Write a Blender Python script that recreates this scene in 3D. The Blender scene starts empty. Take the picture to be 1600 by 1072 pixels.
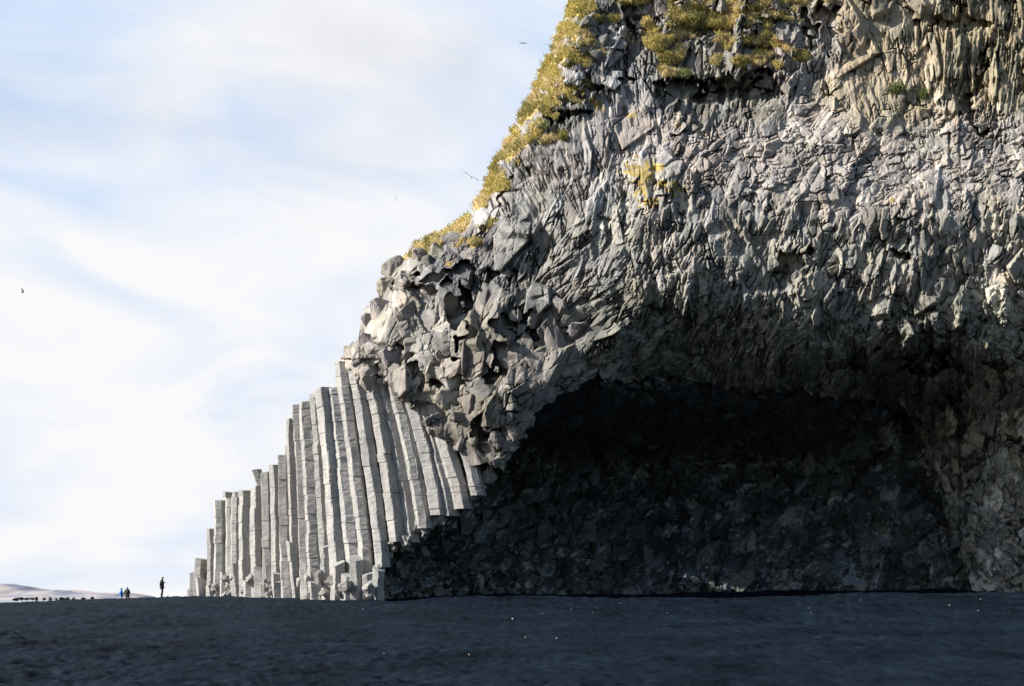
import bpy, bmesh, math, random
import numpy as np
from mathutils import Vector, Matrix

# ------------------------------------------------------------------ camera, sky, sun, exposure
scene = bpy.context.scene
COL = scene.collection
F = 1556.0            # focal length in photo pixels (photo 1600 px wide)
CZ = 1.6              # eye height
HOR = 936.0           # horizon row in the photo
cam_d = bpy.data.cameras.new("camera")
cam_d.sensor_width = 36.0
cam_d.lens = 36.0 * F / 1600.0
cam_d.shift_y = (HOR - 536.0) / 1600.0
cam_d.clip_start = 0.5
cam_d.clip_end = 60000
cam = bpy.data.objects.new("camera", cam_d)
cam.location = (0, 0, CZ)
cam.rotation_euler = (math.radians(90), 0, 0)
COL.objects.link(cam)
scene.camera = cam

SUN = Vector((-0.86, -0.15, 0.49)).normalized()      # towards the sun
sun_d = bpy.data.lights.new("sun", 'SUN')
sun_d.energy = 5.0
sun_d.angle = math.radians(0.5)
sun_d.color = (1.0, 0.945, 0.86)
sun = bpy.data.objects.new("sun", sun_d)
sun.rotation_euler = (-SUN).to_track_quat('-Z', 'Y').to_euler()
COL.objects.link(sun)

world = bpy.data.worlds.new("World")
scene.world = world
world.use_nodes = True
nt = world.node_tree
nt.nodes.clear()
N = nt.nodes.new
L = nt.links.new
out = N('ShaderNodeOutputWorld')
bg = N('ShaderNodeBackground')
bg.inputs['Strength'].default_value = 0.07
sky = N('ShaderNodeTexSky')
sky.sky_type = 'NISHITA'
sky.sun_disc = False
sky.sun_elevation = math.asin(SUN.z)
sky.sun_rotation = math.atan2(SUN.x, SUN.y)
sky.altitude = 0
sky.air_density = 1.0
sky.dust_density = 0.6
sky.ozone_density = 1.5
bgc = N('ShaderNodeBackground')
bgc.inputs['Color'].default_value = (0.93, 0.94, 1.0, 1)
bgc.inputs['Strength'].default_value = 0.52
tc = N('ShaderNodeTexCoord')
sep = N('ShaderNodeSeparateXYZ')
L(tc.outputs['Generated'], sep.inputs[0])
mp = N('ShaderNodeMapping')
mp.inputs['Scale'].default_value = (1.6, 1.6, 4.2)
mp.inputs['Location'].default_value = (0.35, 0.2, 0.15)
L(tc.outputs['Generated'], mp.inputs[0])
n1 = N('ShaderNodeTexNoise')
n1.inputs['Scale'].default_value = 1.15
n1.inputs['Detail'].default_value = 7
n1.inputs['Roughness'].default_value = 0.5
n1.inputs['Distortion'].default_value = 0.35
L(mp.outputs[0], n1.inputs['Vector'])


def wmath(op, a, b=None, c=None):
    m = N('ShaderNodeMath')
    m.operation = op
    for i, v in enumerate((a, b, c)):
        if v is None:
            continue
        if isinstance(v, (int, float)):
            m.inputs[i].default_value = v
        else:
            L(v, m.inputs[i])
    return m.outputs[0]


# cloud bank over the sea ahead (+Y), clear sky behind; thinner high up on the left
cov = wmath('MULTIPLY_ADD', sep.outputs[1], 0.62, -0.06)
cov = wmath('ADD', cov, wmath('MULTIPLY', sep.outputs[2], -0.30))
cov = wmath('ADD', cov, wmath('MULTIPLY', wmath('SUBTRACT', n1.outputs['Fac'], 0.5), 1.9))
mr = N('ShaderNodeMapRange')
mr.interpolation_type = 'SMOOTHERSTEP'
mr.inputs[1].default_value = 0.02
mr.inputs[2].default_value = 0.42
L(cov, mr.inputs[0])
# soft grey modelling inside the cloud bank
n2 = N('ShaderNodeTexNoise')
n2.inputs['Scale'].default_value = 3.1
n2.inputs['Detail'].default_value = 9
n2.inputs['Distortion'].default_value = 0.6
L(mp.outputs[0], n2.inputs['Vector'])
cr = N('ShaderNodeMix')
cr.data_type = 'RGBA'
cr.inputs[6].default_value = (0.66, 0.79, 1.0, 1)
cr.inputs[7].default_value = (0.985, 0.985, 1.0, 1)
hi = wmath('MAXIMUM', wmath('SUBTRACT', sep.outputs[2], 0.27), 0.0)
lf = wmath('MAXIMUM', wmath('MULTIPLY', wmath('ABSOLUTE', wmath('ADD', sep.outputs[0], 0.14)), 1.6), 0.0)
cf = wmath('SUBTRACT', wmath('MULTIPLY_ADD', n2.outputs['Fac'], 2.9, -0.50), wmath('MULTIPLY', wmath('ADD', hi, 0.02), wmath('MULTIPLY_ADD', lf, 9.0, 0.2)))
cfc = N('ShaderNodeClamp')
L(cf, cfc.inputs[0])
L(cfc.outputs[0], cr.inputs[0])
L(cr.outputs[2], bgc.inputs['Color'])
ms = N('ShaderNodeMixShader')
veil = N('ShaderNodeMapRange')          # thin high veil over the sea side
veil.interpolation_type = 'SMOOTHSTEP'
veil.inputs[1].default_value = -0.1
veil.inputs[2].default_value = 0.5
veil.inputs[4].default_value = 0.78
L(sep.outputs[1], veil.inputs[0])
L(wmath('ADD', wmath('MULTIPLY', mr.outputs[0], wmath('SUBTRACT', 1.0, veil.outputs[0])), veil.outputs[0]), ms.inputs[0])
L(sky.outputs[0], bg.inputs['Color'])
L(bg.outputs[0], ms.inputs[1])
L(bgc.outputs[0], ms.inputs[2])
L(ms.outputs[0], out.inputs['Surface'])

vs = scene.view_settings
vs.view_transform = 'Standard'
vs.look = 'None'
vs.gamma = 1.0
vs.use_curve_mapping = False
vs.exposure = 0.9
scene.cycles.max_bounces = 6
scene.cycles.diffuse_bounces = 3

# ------------------------------------------------------------------ helpers
rng = np.random.default_rng(11)
random.seed(11)


def unproj(px, py, Y):
    return np.stack([(px - 800.0) * Y / F, Y + 0 * px, CZ + (HOR - py) * Y / F], -1)


def smooth(t):
    t = np.clip(t, 0, 1)
    return t * t * (3 - 2 * t)


def interp(x, pts):
    p = np.array(pts, float)
    return np.interp(x, p[:, 0], p[:, 1])


def vnoise(x, y, seed=0):
    xi = np.floor(x).astype(np.int64)
    yi = np.floor(y).astype(np.int64)
    fx = x - xi
    fy = y - yi
    fx = fx * fx * (3 - 2 * fx)
    fy = fy * fy * (3 - 2 * fy)

    def h(a, b):
        n = (a * 374761393 + b * 668265263 + seed * 974634777) & 0xFFFFFFFF
        n = ((n ^ (n >> 13)) * 1274126177) & 0xFFFFFFFF
        n = n ^ (n >> 16)
        return (n & 0xFFFF) / 65535.0
    a = h(xi, yi)
    b = h(xi + 1, yi)
    c = h(xi, yi + 1)
    d = h(xi + 1, yi + 1)
    return (a * (1 - fx) + b * fx) * (1 - fy) + (c * (1 - fx) + d * fx) * fy - 0.5


def fbm(x, y, o=4, seed=0, g=0.5):
    s = 0
    a = 1.0
    for i in range(o):
        s = s + a * vnoise(x * 2 ** i + 17.3 * i, y * 2 ** i + 9.1 * i, seed + i)
        a *= g
    return s


def mesh_np(name, V, faces, mat=None, parent=None, col=None, smooth_sh=False):
    """V (n,3), faces (m,k) array -> linked object"""
    V = np.asarray(V, np.float32)
    faces = np.asarray(faces, np.int32)
    me = bpy.data.meshes.new(name)
    m, k = faces.shape
    me.vertices.add(len(V))
    me.vertices.foreach_set('co', V.ravel())
    me.loops.add(m * k)
    me.loops.foreach_set('vertex_index', faces.ravel())
    me.polygons.add(m)
    me.polygons.foreach_set('loop_start', np.arange(0, m * k, k, dtype=np.int32))
    me.polygons.foreach_set('loop_total', np.full(m, k, np.int32))
    me.update(calc_edges=True)
    me.polygons.foreach_set('use_smooth', np.full(m, bool(smooth_sh)))
    if col is not None:
        at = me.color_attributes.new('Col', 'FLOAT_COLOR', 'POINT')
        c = np.ones((len(V), 4), np.float32)
        c[:, :3] = col
        at.data.foreach_set('color', c.ravel())
    if mat:
        me.materials.append(mat)
    ob = bpy.data.objects.new(name, me)
    COL.objects.link(ob)
    if parent:
        ob.parent = parent
    return ob


def grid_faces(r, c):
    i = np.arange(r * c).reshape(r, c)
    return np.stack([i[:-1, :-1], i[1:, :-1], i[1:, 1:], i[:-1, 1:]], -1).reshape(-1, 4)


def tag(o, label=None, cat=None, group=None, kind=None):
    if label:
        o['label'] = label
    if cat:
        o['category'] = cat
    if group:
        o['group'] = group
    if kind:
        o['kind'] = kind
    return o


# ------------------------------------------------------------------ materials
def new_mat(name, rough=0.9, spec=0.25):
    m = bpy.data.materials.new(name)
    m.use_nodes = True
    b = m.node_tree.nodes['Principled BSDF']
    b.inputs['Roughness'].default_value = rough
    b.inputs['Specular IOR Level'].default_value = spec
    return m, m.node_tree, b


def rock_material(name, s1=2.0, s2=14.0, bump=0.05, stain=0.5, streak=1.0, rgh=0.88, spc=0.2):
    m, t, b = new_mat(name, rgh, spc)
    n = t.nodes.new
    l = t.links.new
    at = n('ShaderNodeAttribute')
    at.attribute_name = 'Col'
    tcn = n('ShaderNodeTexCoord')
    mpn = n('ShaderNodeMapping')
    mpn.inputs['Scale'].default_value = (1, 1, streak)
    l(tcn.outputs['Object'], mpn.inputs[0])
    na = n('ShaderNodeTexNoise')
    na.inputs['Scale'].default_value = s1
    na.inputs['Detail'].default_value = 8
    na.inputs['Roughness'].default_value = 0.65
    l(mpn.outputs[0], na.inputs['Vector'])
    nb = n('ShaderNodeTexNoise')
    nb.inputs['Scale'].default_value = s2
    nb.inputs['Detail'].default_value = 6
    nb.inputs['Roughness'].default_value = 0.7
    l(tcn.outputs['Object'], nb.inputs['Vector'])
    r = n('ShaderNodeValToRGB')
    r.color_ramp.elements[0].position = 0.3
    r.color_ramp.elements[0].color = (1 - stain, 1 - stain, 1 - stain * 0.92, 1)
    r.color_ramp.elements[1].position = 0.68
    r.color_ramp.elements[1].color = (1.15, 1.12, 1.08, 1)
    l(na.outputs['Fac'], r.inputs[0])
    r2 = n('ShaderNodeValToRGB')
    r2.color_ramp.elements[0].position = 0.3
    r2.color_ramp.elements[0].color = (0.72, 0.72, 0.74, 1)
    r2.color_ramp.elements[1].position = 0.7
    r2.color_ramp.elements[1].color = (1.12, 1.12, 1.1, 1)
    l(nb.outputs['Fac'], r2.inputs[0])
    m1 = n('ShaderNodeMix')
    m1.data_type = 'RGBA'
    m1.blend_type = 'MULTIPLY'
    m1.inputs[0].default_value = 1
    l(at.outputs['Color'], m1.inputs[6])
    l(r.outputs[0], m1.inputs[7])
    m2 = n('ShaderNodeMix')
    m2.data_type = 'RGBA'
    m2.blend_type = 'MULTIPLY'
    m2.inputs[0].default_value = 1
    l(m1.outputs[2], m2.inputs[6])
    l(r2.outputs[0], m2.inputs[7])
    l(m2.outputs[2], b.inputs['Base Color'])
    bp = n('ShaderNodeBump')
    bp.inputs['Strength'].default_value = 0.7
    bp.inputs['Distance'].default_value = bump
    ad = n('ShaderNodeMath')
    ad.operation = 'MULTIPLY_ADD'
    ad.inputs[1].default_value = 0.5
    l(nb.outputs['Fac'], ad.inputs[0])
    l(na.outputs['Fac'], ad.inputs[2])
    l(ad.outputs[0], bp.inputs['Height'])
    l(bp.outputs[0], b.inputs['Normal'])
    return m


M_ROCK = rock_material('basalt_rock', 1.1, 11.0, 0.10, 0.40)
M_WET = rock_material('damp_cave_basalt', 1.4, 12.0, 0.05, 0.35, 1.0, 0.24, 1.0)
M_COLUMN = rock_material('column_basalt', 1.5, 9.0, 0.09, 0.36, 0.45)


def attr_mat(name, rough=0.9, spec=0.2):
    m, t, b = new_mat(name, rough, spec)
    at = t.nodes.new('ShaderNodeAttribute')
    at.attribute_name = 'Col'
    t.links.new(at.outputs['Color'], b.inputs['Base Color'])
    return m


M_GRASS = attr_mat('dry_grass', 0.8, 0.1)
_t = M_GRASS.node_tree
_tr = _t.nodes.new('ShaderNodeBsdfTranslucent')
_mx = _t.nodes.new('ShaderNodeMixShader')
_mx.inputs[0].default_value = .35
_at = [q for q in _t.nodes if q.bl_idname == 'ShaderNodeAttribute'][0]
_t.links.new(_at.outputs['Color'], _tr.inputs['Color'])
_t.links.new(_t.nodes['Principled BSDF'].outputs[0], _mx.inputs[1])
_t.links.new(_tr.outputs[0], _mx.inputs[2])
_t.links.new(_mx.outputs[0], _t.nodes['Material Output'].inputs['Surface'])

# ------------------------------------------------------------------ cliff: stone relief
X0, X1, Y0, Y1 = 240, 1790, -190, 965
RW, RH = X1 - X0, Y1 - Y0
PX, PY = np.meshgrid(np.arange(X0, X1), np.arange(Y0, Y1))
PX = PX.astype(np.float32)
PY = PY.astype(np.float32)

# silhouette of the cliff against the sky: column -> row
SIL = [(290, 934), (300, 926), (318, 880), (340, 835), (368, 792), (415, 760), (452, 705), (478, 655), (500, 628), (522, 606),
       (527, 572), (540, 544), (560, 530), (563, 505), (572, 480), (592, 472), (600, 440), (607, 418), (622, 402), (640, 396),
       (652, 378), (690, 362), (718, 346), (732, 335), (745, 310), (757, 298), (768, 262), (778, 245), (798, 210), (812, 180), (828, 152), (846, 110),
       (862, 72), (880, 32), (893, 0), (918, -70), (950, -170), (951, -185)]
# lower edge of the front wall: cave lip
LIP = [(290, 955), (588, 955), (600, 890), (618, 862), (660, 842), (700, 800), (745, 765), (775, 735), (800, 700), (830, 660), (850, 630),
       (900, 608), (920, 596), (935, 588), (950, 600), (1000, 592), (1060, 590), (1100, 600), (1180, 612), (1250, 606), (1300, 622), (1360, 618), (1405, 640),
       (1440, 690), (1470, 760), (1500, 860), (1530, 955), (1790, 955)]
YFOOT = [(280, 92), (300, 90), (430, 76), (490, 69), (530, 66.3), (600, 64.8), (700, 63), (800, 61), (1000, 59.5), (1300, 59), (1600, 58.5), (1790, 58)]


def sil_y(px):
    return interp(px, SIL)


def lip_y(px):
    return interp(px, LIP)


# regions: cx, cy, rx, ry, weight, a(along), b(across), angle(deg, + top leans right), jitter, amp, colour
R = [
    (640, 530, 95, 110, 1.0, 44, 30, 10, 50, 20, (.325, .305, .275)),
    (600, 600, 60, 60, .8, 30, 20, 0, 50, 14, (.30, .28, .25)),
    (780, 560, 85, 105, 1.0, 46, 26, 25, 40, 20, (.235, .22, .20)),
    (845, 270, 62, 95, 1.7, 58, 6, -28, 8, 6, (.31, .305, .295)),
    (945, 190, 75, 105, 1.7, 62, 7, -8, 10, 6, (.37, .355, .345)),
    (960, 300, 60, 60, .9, 46, 8, 14, 12, 6, (.36, .348, .335)),
    (1110, 155, 75, 40, 1.2, 22, 4.5, 18, 14, 9, (.20, .195, .17)),
    (1030, 110, 40, 60, 1.0, 34, 9, 5, 15, 8, (.23, .22, .21)),
    (1225, 60, 85, 55, 1.2, 26, 13, 6, 20, 14, (.27, .257, .24)),
    (1390, 80, 70, 110, 1.4, 40, 14, 0, 8, 4, (.39, .34, .255)),
    (1390, 170, 80, 60, .8, 30, 7, -6, 12, 6, (.38, .335, .245)),
    (1550, 70, 80, 85, 1.4, 36, 5.5, 6, 10, 11, (.27, .24, .165)),
    (1330, 250, 270, 62, 1.3, 20, 13, 50, 45, 10, (.385, .357, .333)),
    (1550, 240, 90, 60, .6, 18, 12, 55, 30, 9, (.31, .29, .265)),
    (1330, 395, 330, 62, 1.2, 27, 10, 14, 22, 11, (.31, .297, .268)),
    (1060, 370, 90, 80, 1.1, 27, 9, 8, 20, 12, (.27, .26, .24)),
    (900, 410, 80, 70, 1.1, 30, 8, 30, 20, 10, (.245, .24, .23)),
    (930, 480, 80, 50, .9, 28, 9, 50, 22, 10, (.175, .172, .16)),
    (1210, 525, 340, 50, 1.4, 11, 4.2, 16, 25, 6, (.25, .25, .222)),
    (1000, 560, 60, 40, .9, 14, 6, 45, 25, 6, (.26, .258, .235)),
    (870, 590, 60, 45, 1.2, 38, 13, 62, 14, 5, (.37, .355, .345)),
    (1540, 650, 85, 150, 1.3, 17, 12, 10, 50, 20, (.34, .338, .29)),
    (1560, 850, 90, 90, 1.0, 18, 10, -35, 30, 18, (.34, .338, .32)),
    (450, 800, 150, 120, 1.0, 24, 10, 0, 10, 4, (.36, .35, .335)),
    (770, 680, 40, 60, 1.0, 22, 12, -40, 30, 9, (.24, .22, .20)),
    (745, 440, 55, 26, 1.5, 22, 5, 8, 14, 7, (.16, .165, .17)),
    (930, 80, 34, 55, 1.2, 18, 14, 0, 60, 12, (.22, .22, .215)),
    (700, 400, 50, 35, .9, 24, 12, 30, 40, 9, (.20, .197, .20)),
    (1150, -80, 600, 60, 1.0, 24, 14, 0, 40, 10, (.33, .31, .27)),
]
RA = np.array([r[:10] for r in R])
RC = np.array([r[10] for r in R])


def region_of(px, py, n):
    w = RA[:, 4] * np.exp(-((px[:, None] - RA[:, 0]) / RA[:, 2]) ** 2 - ((py[:, None] - RA[:, 1]) / RA[:, 3]) ** 2) + 1e-9
    w = w ** 1.6
    w /= w.sum(1, keepdims=True)
    c = np.cumsum(w, 1)
    return (rng.random((n, 1)) > c).sum(1).clip(0, len(R) - 1)


def splat(H, LAB, cx, cy, a, b, th, amp, cid, lift, sink=0.0):
    """one angular stone: convex polygon with a tilted two-plane top and bevelled flanks, united by maximum"""
    rad = max(a, b) * 1.25
    x0 = max(int(cx - rad) - X0, 0)
    x1 = min(int(cx + rad) + 2 - X0, RW)
    y0 = max(int(cy - rad) - Y0, 0)
    y1 = min(int(cy + rad) + 2 - Y0, RH)
    if x1 <= x0 or y1 <= y0:
        return
    dx = PX[y0:y1, x0:x1] - cx
    dy = PY[y0:y1, x0:x1] - cy
    s, c = math.sin(th), math.cos(th)
    u = (dx * s - dy * c) / a
    v = (dx * c + dy * s) / b
    n = random.randint(4, 6)
    a0 = random.random() * 6.283
    t1 = random.uniform(-.55, .55)
    t2 = random.uniform(-.55, .55)
    t3 = random.uniform(-.4, .4)
    top = np.minimum(t1 * v + t3 * u, t2 * v - t3 * u * .6 + random.uniform(0, .25)) + lift
    for i in range(n):
        an = a0 + 6.283 * (i + random.uniform(-.28, .28)) / n
        r = random.uniform(.62, .95)
        k = random.uniform(2.2, 6.5)
        top = np.minimum(top, k * (r - (u * math.cos(an) + v * math.sin(an))) + lift * .4 + .1)
    h = top * amp - sink
    sub = H[y0:y1, x0:x1]
    msk = h > sub
    sub[msk] = h[msk]
    LAB[y0:y1, x0:x1][msk] = cid


def relief(sites, sx, amp_k, lab_base, base, pit=None):
    H = np.full((RH, RW), base, np.float32)
    if pit is not None:
        H -= pit
    LAB = np.full((RH, RW), -1, np.int32)
    for i, (cx, cy, a, b, th, amp, lift) in enumerate(sites):
        sink = 0.0
        if pit is not None:
            sink = pit[min(max(int(cy) - Y0, 0), RH - 1), min(max(int(cx) - X0, 0), RW - 1)]
        splat(H, LAB, cx, cy, a * sx, b * sx, th, amp * amp_k * sx ** .5, i, lift, sink)
    return H, LAB


def make_sites(n, sx, inside):
    px = rng.uniform(X0, X1, n)
    py = rng.uniform(Y0, Y1, n)
    ok = inside(px, py)
    px, py = px[ok], py[ok]
    r = region_of(px, py, len(px))
    q = RA[r]
    sz = np.exp(rng.normal(0, .33, len(px)))
    # thin dense regions out so that every region is covered about twice
    keep = rng.random(len(px)) < np.clip(95.0 / (q[:, 5] * q[:, 6]), 0, 1)
    px, py, r, q, sz = px[keep], py[keep], r[keep], q[keep], sz[keep]
    th = np.radians(q[:, 7] + rng.normal(0, 1, len(px)) * q[:, 8] * .6)
    lift = rng.uniform(0, .9, len(px))
    return np.stack([px, py, q[:, 5] * sz, q[:, 6] * sz, th, q[:, 9], lift], 1), r


def front_inside(px, py):
    return (py > sil_y(px) - 25) & (py < lip_y(px) + 25)


# hollows where blocks have fallen out: cx, cy, rx, ry, slant, depth(px)
PITS = [(716, 505, 13, 52, -.10, 70), (664, 643, 26, 14, -.3, 60), (655, 452, 32, 13, -.1, 50), (735, 432, 60, 14, .05, 40),
        (775, 560, 18, 26, -.2, 55), (705, 610, 14, 12, .3, 45), (800, 505, 26, 10, .0, 40), (760, 668, 26, 10, -.3, 50),
        (735, 742, 24, 11, -.6, 60), (830, 520, 24, 9, -.2, 45), (620, 560, 20, 12, .1, 45), (590, 590, 14, 10, 0, 40),
        (655, 590, 12, 10, 0, 35), (1070, 150, 55, 26, .15, 34), (1160, 140, 60, 26, .1, 30),
        (1190, 90, 22, 34, .1, 36), (1300, 50, 16, 40, .1, 34), (1525, 150, 10, 60, .0, 34), (1500, 30, 60, 12, -.6, 20), (1265, 40, 10, 40, .1, 36),
        (1230, 410, 14, 20, -.5, 34), (1420, 395, 10, 16, -.2, 30), 
        (985, 80, 14, 40, -.1, 36), (1095, 40, 40, 14, 0, 30), (1000, 30, 26, 26, .0, 28),
        (860, 150, 12, 34, .4, 26), (925, 130, 20, 12, -.3, 34), (890, 180, 26, 8, .3, 28), (800, 300, 10, 26, -.3, 26),
        (1480, 560, 30, 18, 0, 40), (1555, 575, 24, 12, .2, 40), (1500, 640, 14, 26, 0, 36), (1590, 690, 14, 12, 0, 34), (1580, 830, 30, 14, .2, 50),
        (1440, 570, 30, 14, 0, 40), (1320, 560, 40, 10, 0, 30)]
PIT = np.zeros((RH, RW), np.float32)
WX = PX + fbm(PX / 26, PY / 26, 3, 131) * 42
WY = PY + fbm(PX / 26, PY / 26, 3, 132) * 34
for (cx, cy, rx, ry, sl, d) in PITS:
    wob = fbm(PX / 16 + cx, PY / 16, 3, 3) * .9
    e = ((WX - cx - sl * (WY - cy)) / rx) ** 2 + ((WY - cy) / ry) ** 2
    PIT = np.maximum(PIT, d * .7 * smooth((1.25 - e + wob) / .4))

S1, r1 = make_sites(46000, 1.0, front_inside)
H1, LAB1 = relief(S1, 1.2, 1.5, 0, -2.0, PIT)
S2, r2 = make_sites(160000, .45, front_inside)
H2, LAB2 = relief(S2, .45, .62, 0, -1.5)
# great joints: slabs of rock standing before or behind their neighbours
nb = 260
bx = rng.uniform(560, 1780, nb)
by = rng.uniform(-150, 600, nb)
SB = np.stack([bx, by, np.exp(rng.normal(0, .3, nb)) * 62, np.exp(rng.normal(0, .3, nb)) * 42,
               np.radians(rng.normal(12, 25, nb)), np.full(nb, 13.0), rng.uniform(0, .8, nb)], 1)
HB, LABB = relief(SB, 1.0, 1.0, 0, 0.0)
rough = fbm(PX / 14, PY / 14, 3, 5) * 1.2 + fbm(PX / 3.5, PY / 3.5, 2, 9) * 0.9
flow = fbm(PX / 90, PY / 70, 3, 21) * 16
HB *= smooth((PX - 560) / 120)
rs = rng.random(len(S1) + 1)[LAB1]
for (cx, cy, rx, ry, sl, d) in PITS:
    e = ((WX - cx - sl * (WY - cy)) / rx) ** 2 + ((WY - cy) / ry) ** 2
    H1 -= d * .6 * smooth((.55 - e + 1.1 * rs) / .12)


def cracks(lab):
    b_ = np.zeros((RH, RW), np.float32)
    dx_ = lab[:, 1:] != lab[:, :-1]
    dy_ = lab[1:] != lab[:-1]
    b_[:, 1:] += dx_
    b_[:, :-1] += dx_
    b_[1:] += dy_
    b_[:-1] += dy_
    return np.clip(b_, 0, 1)


CR1 = cracks(LAB1) * np.clip(fbm(PX / 18, PY / 18, 3, 13) + .12, 0, .5) * 16
CR2 = cracks(LAB2) * np.clip(fbm(PX / 14, PY / 14, 3, 14) + .05, 0, .5) * 8
SLAB = 1 - .4 * np.exp(-((PX - 690) / 140) ** 2 - ((PY - 540) / 120) ** 2)
H = H1 + H2 * 0.8 * SLAB + HB * 1.3 + rough * .7 * SLAB + flow - CR1 - CR2 * SLAB
def grass_width(py):
    return interp(py, [(-190, 60), (0, 48), (60, 48), (110, 56), (160, 52), (210, 42), (250, 26), (300, 30), (335, 18), (346, 40), (362, 60), (385, 60), (400, 14), (420, 0)])


SILX = interp(PY[:, 0], [(y, x) for x, y in SIL][::-1])


MOSS = [(random.uniform(950, 1270), random.uniform(0, 112), random.uniform(7, 16), random.uniform(5, 10)) for _ in range(26)]


def grass_mask(px, py):
    sx = interp(py, [(y, x) for x, y in SIL][::-1])
    d = (px - sx) / np.maximum(grass_width(py), .1) + fbm(px / 20, py / 16, 4, 31, .6) * 1.9 + .12
    g = np.where(py < 412, smooth((1.0 - d) / .2), 0)
    for (cx, cy, rx, ry) in [(1150, 22, 95, 22), (1040, 66, 25, 26), (1080, 20, 40, 30), (1215, 0, 45, 12), (1165, -60, 200, 40), (985, 2, 20, 8)] + MOSS:
        e = ((px - cx) / rx) ** 2 + ((py - cy) / ry) ** 2 + fbm(px / 15, py / 13, 4, 37, .6) * 2.6 + .15
        g = np.maximum(g, smooth((1.0 - e) / .3))
    return g


GM = grass_mask(PX, PY)
tuss = np.abs(fbm(PX / 19, PY / 13, 3, 55)) * 24
H = H * (1 - GM * .75) + GM * (4 + tuss)


def ledge_y(px):
    return interp(px, [(500, 560), (530, 584), (570, 596), (610, 610), (640, 640), (680, 684), (720, 716), (770, 740)]) + fbm(px / 14, px * 0 + 3, 2, 141) * 16


def base_front(px, py):
    yf = interp(px, YFOOT)
    z = (HOR - py) * yf / F
    lean = interp(px, [(290, .02), (560, .03), (700, .08), (850, .06), (1000, .005), (1790, .0)])
    Y = yf + lean * np.maximum(z, 0)
    wr = smooth((px - 820) / 200)
    Y = Y + np.clip(z - 22.5, 0, 7.5) * .62 * wr + np.maximum(0, z - 30) * .36 * wr + np.maximum(0, z - 18) * .15 * (1 - wr)
    # shelf setback in the middle of the face: the pale band lies back, the bands under it stand steeper
    brow = interp(px, [(600, 900), (700, 700), (800, 590), (900, 530), (1000, 470), (1200, 468), (1450, 470), (1790, 480)])
    brow = brow + fbm(px / 95, py / 300, 3, 111) * 70 - 8
    lip = np.minimum(lip_y(px), 640)
    k = interp(px, [(600, 0), (800, .6), (940, 1.2), (990, 4.5), (1100, 6.0), (1350, 6.0), (1450, 5.5), (1560, 5.0), (1790, 4.5)])
    t = np.clip((py - brow) / np.maximum(lip - brow, 40), 0, 1.0)
    Y = Y + k * t ** 1.9
    # inner right wall of the cave turns back into the dark
    Y = Y + 10.0 * (np.clip((1730 - px) / 330, 0, 1) ** 1.3) * smooth((py - 520) / 200) * smooth((px - 1250) / 200)
    # the broken blocks bulge out over the tops of the columns
    ledge = ledge_y(px)
    Y = Y - 1.2 * smooth((ledge - py) / 10) * smooth((px - 520) / 25) * smooth((860 - px) / 120) * smooth((py - 380) / 150)
    # left skyline rounds away
    d = (px - np.interp(py, *SILI)) / 46.0
    Y = Y + 4.5 * np.clip(1 - d, 0, 1) ** 2 * smooth((640 - py) / 200)
    return Y


_s = np.array(SIL, float)[::-1]
SILI = (_s[:, 1], _s[:, 0])


def bil(A, px, py):
    x = np.clip(px - X0, 0, RW - 1.001)
    y = np.clip(py - Y0, 0, RH - 1.001)
    xi = x.astype(int)
    yi = y.astype(int)
    fx = x - xi
    fy = y - yi
    return (A[yi, xi] * (1 - fx) + A[yi, xi + 1] * fx) * (1 - fy) + (A[yi + 1, xi] * (1 - fx) + A[yi + 1, xi + 1] * fx) * fy


def surf(px, py, extra=0.0):
    Y = base_front(px, py)
    return unproj(px, py, Y - (bil(H, px, py) + extra) * Y / F)


ncol, nrow = 1230, 900
gx = np.linspace(292, 1785, ncol)
tt = np.linspace(0, 1, nrow)[:, None]
jag = fbm(gx / 9, gx * 0, 3, 77) * np.where(gx > 1400, 40, 11)
top = sil_y(gx) + np.where(gx < 940, fbm(gx / 5, gx * 0 + 3, 3, 78) * 7, 0)
top = top + np.where(gx < 524, 14, 0)
bot = lip_y(gx) + np.where((gx > 596) & (gx < 1500), jag, 0)
bot = np.maximum(bot, top + 1)
GX = np.repeat(gx[None], nrow, 0)
GY = top[None] * (1 - tt) + bot[None] * tt
Yb = base_front(GX, GY)
behind = .45 * smooth((620 - GX) / 60) * (GY > 560)          # lies behind the standing columns
colz = smooth((GY - ledge_y(GX)) / 12) * smooth((815 - GX) / 30)
Hs = bil(H, GX, GY) * (1 - .8 * colz)
behind = behind + .35 * colz
P = unproj(GX, GY, Yb + behind - Hs * Yb / F)

# own colour of the rock: by region and by stone, then painted shade at the lip
xi = np.clip(np.round(GX - X0).astype(int), 0, RW - 1)
yi = np.clip(np.round(GY - Y0).astype(int), 0, RH - 1)
l1 = LAB1[yi, xi]
l2 = LAB2[yi, xi]
tone1 = np.exp(rng.normal(0, .16, len(S1) + 1))
hue1 = rng.normal(0, 1, (len(S1) + 1, 1)) * np.array([[.026, .0, -.035]])
tone2 = np.exp(rng.normal(0, .13, len(S2) + 1))
wts = np.zeros(GX.shape + (3,), np.float32)
wsum = np.zeros(GX.shape, np.float32)
for i in range(len(R)):
    w = (RA[i, 4] * np.exp(-((GX - RA[i, 0]) / RA[i, 2]) ** 2 - ((GY - RA[i, 1]) / RA[i, 3]) ** 2) + 1e-6) ** 1.5
    wts += w[..., None] * RC[i]
    wsum += w
C = wts / wsum[..., None]
lip_shade = smooth((GX - 1400 + fbm(GX / 50, GY / 50, 3, 67) * 120) / 110) + smooth((600 - GY) / 40) + smooth((1380 - GX) / 20)
C = C * (.45 + .55 * np.clip(lip_shade, 0, 1))[..., None]  # paints shade into the wall colour where it meets the cave's right lip
rwm = (smooth((GX - 1380) / 80) * smooth((GY - 520) / 80))
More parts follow.
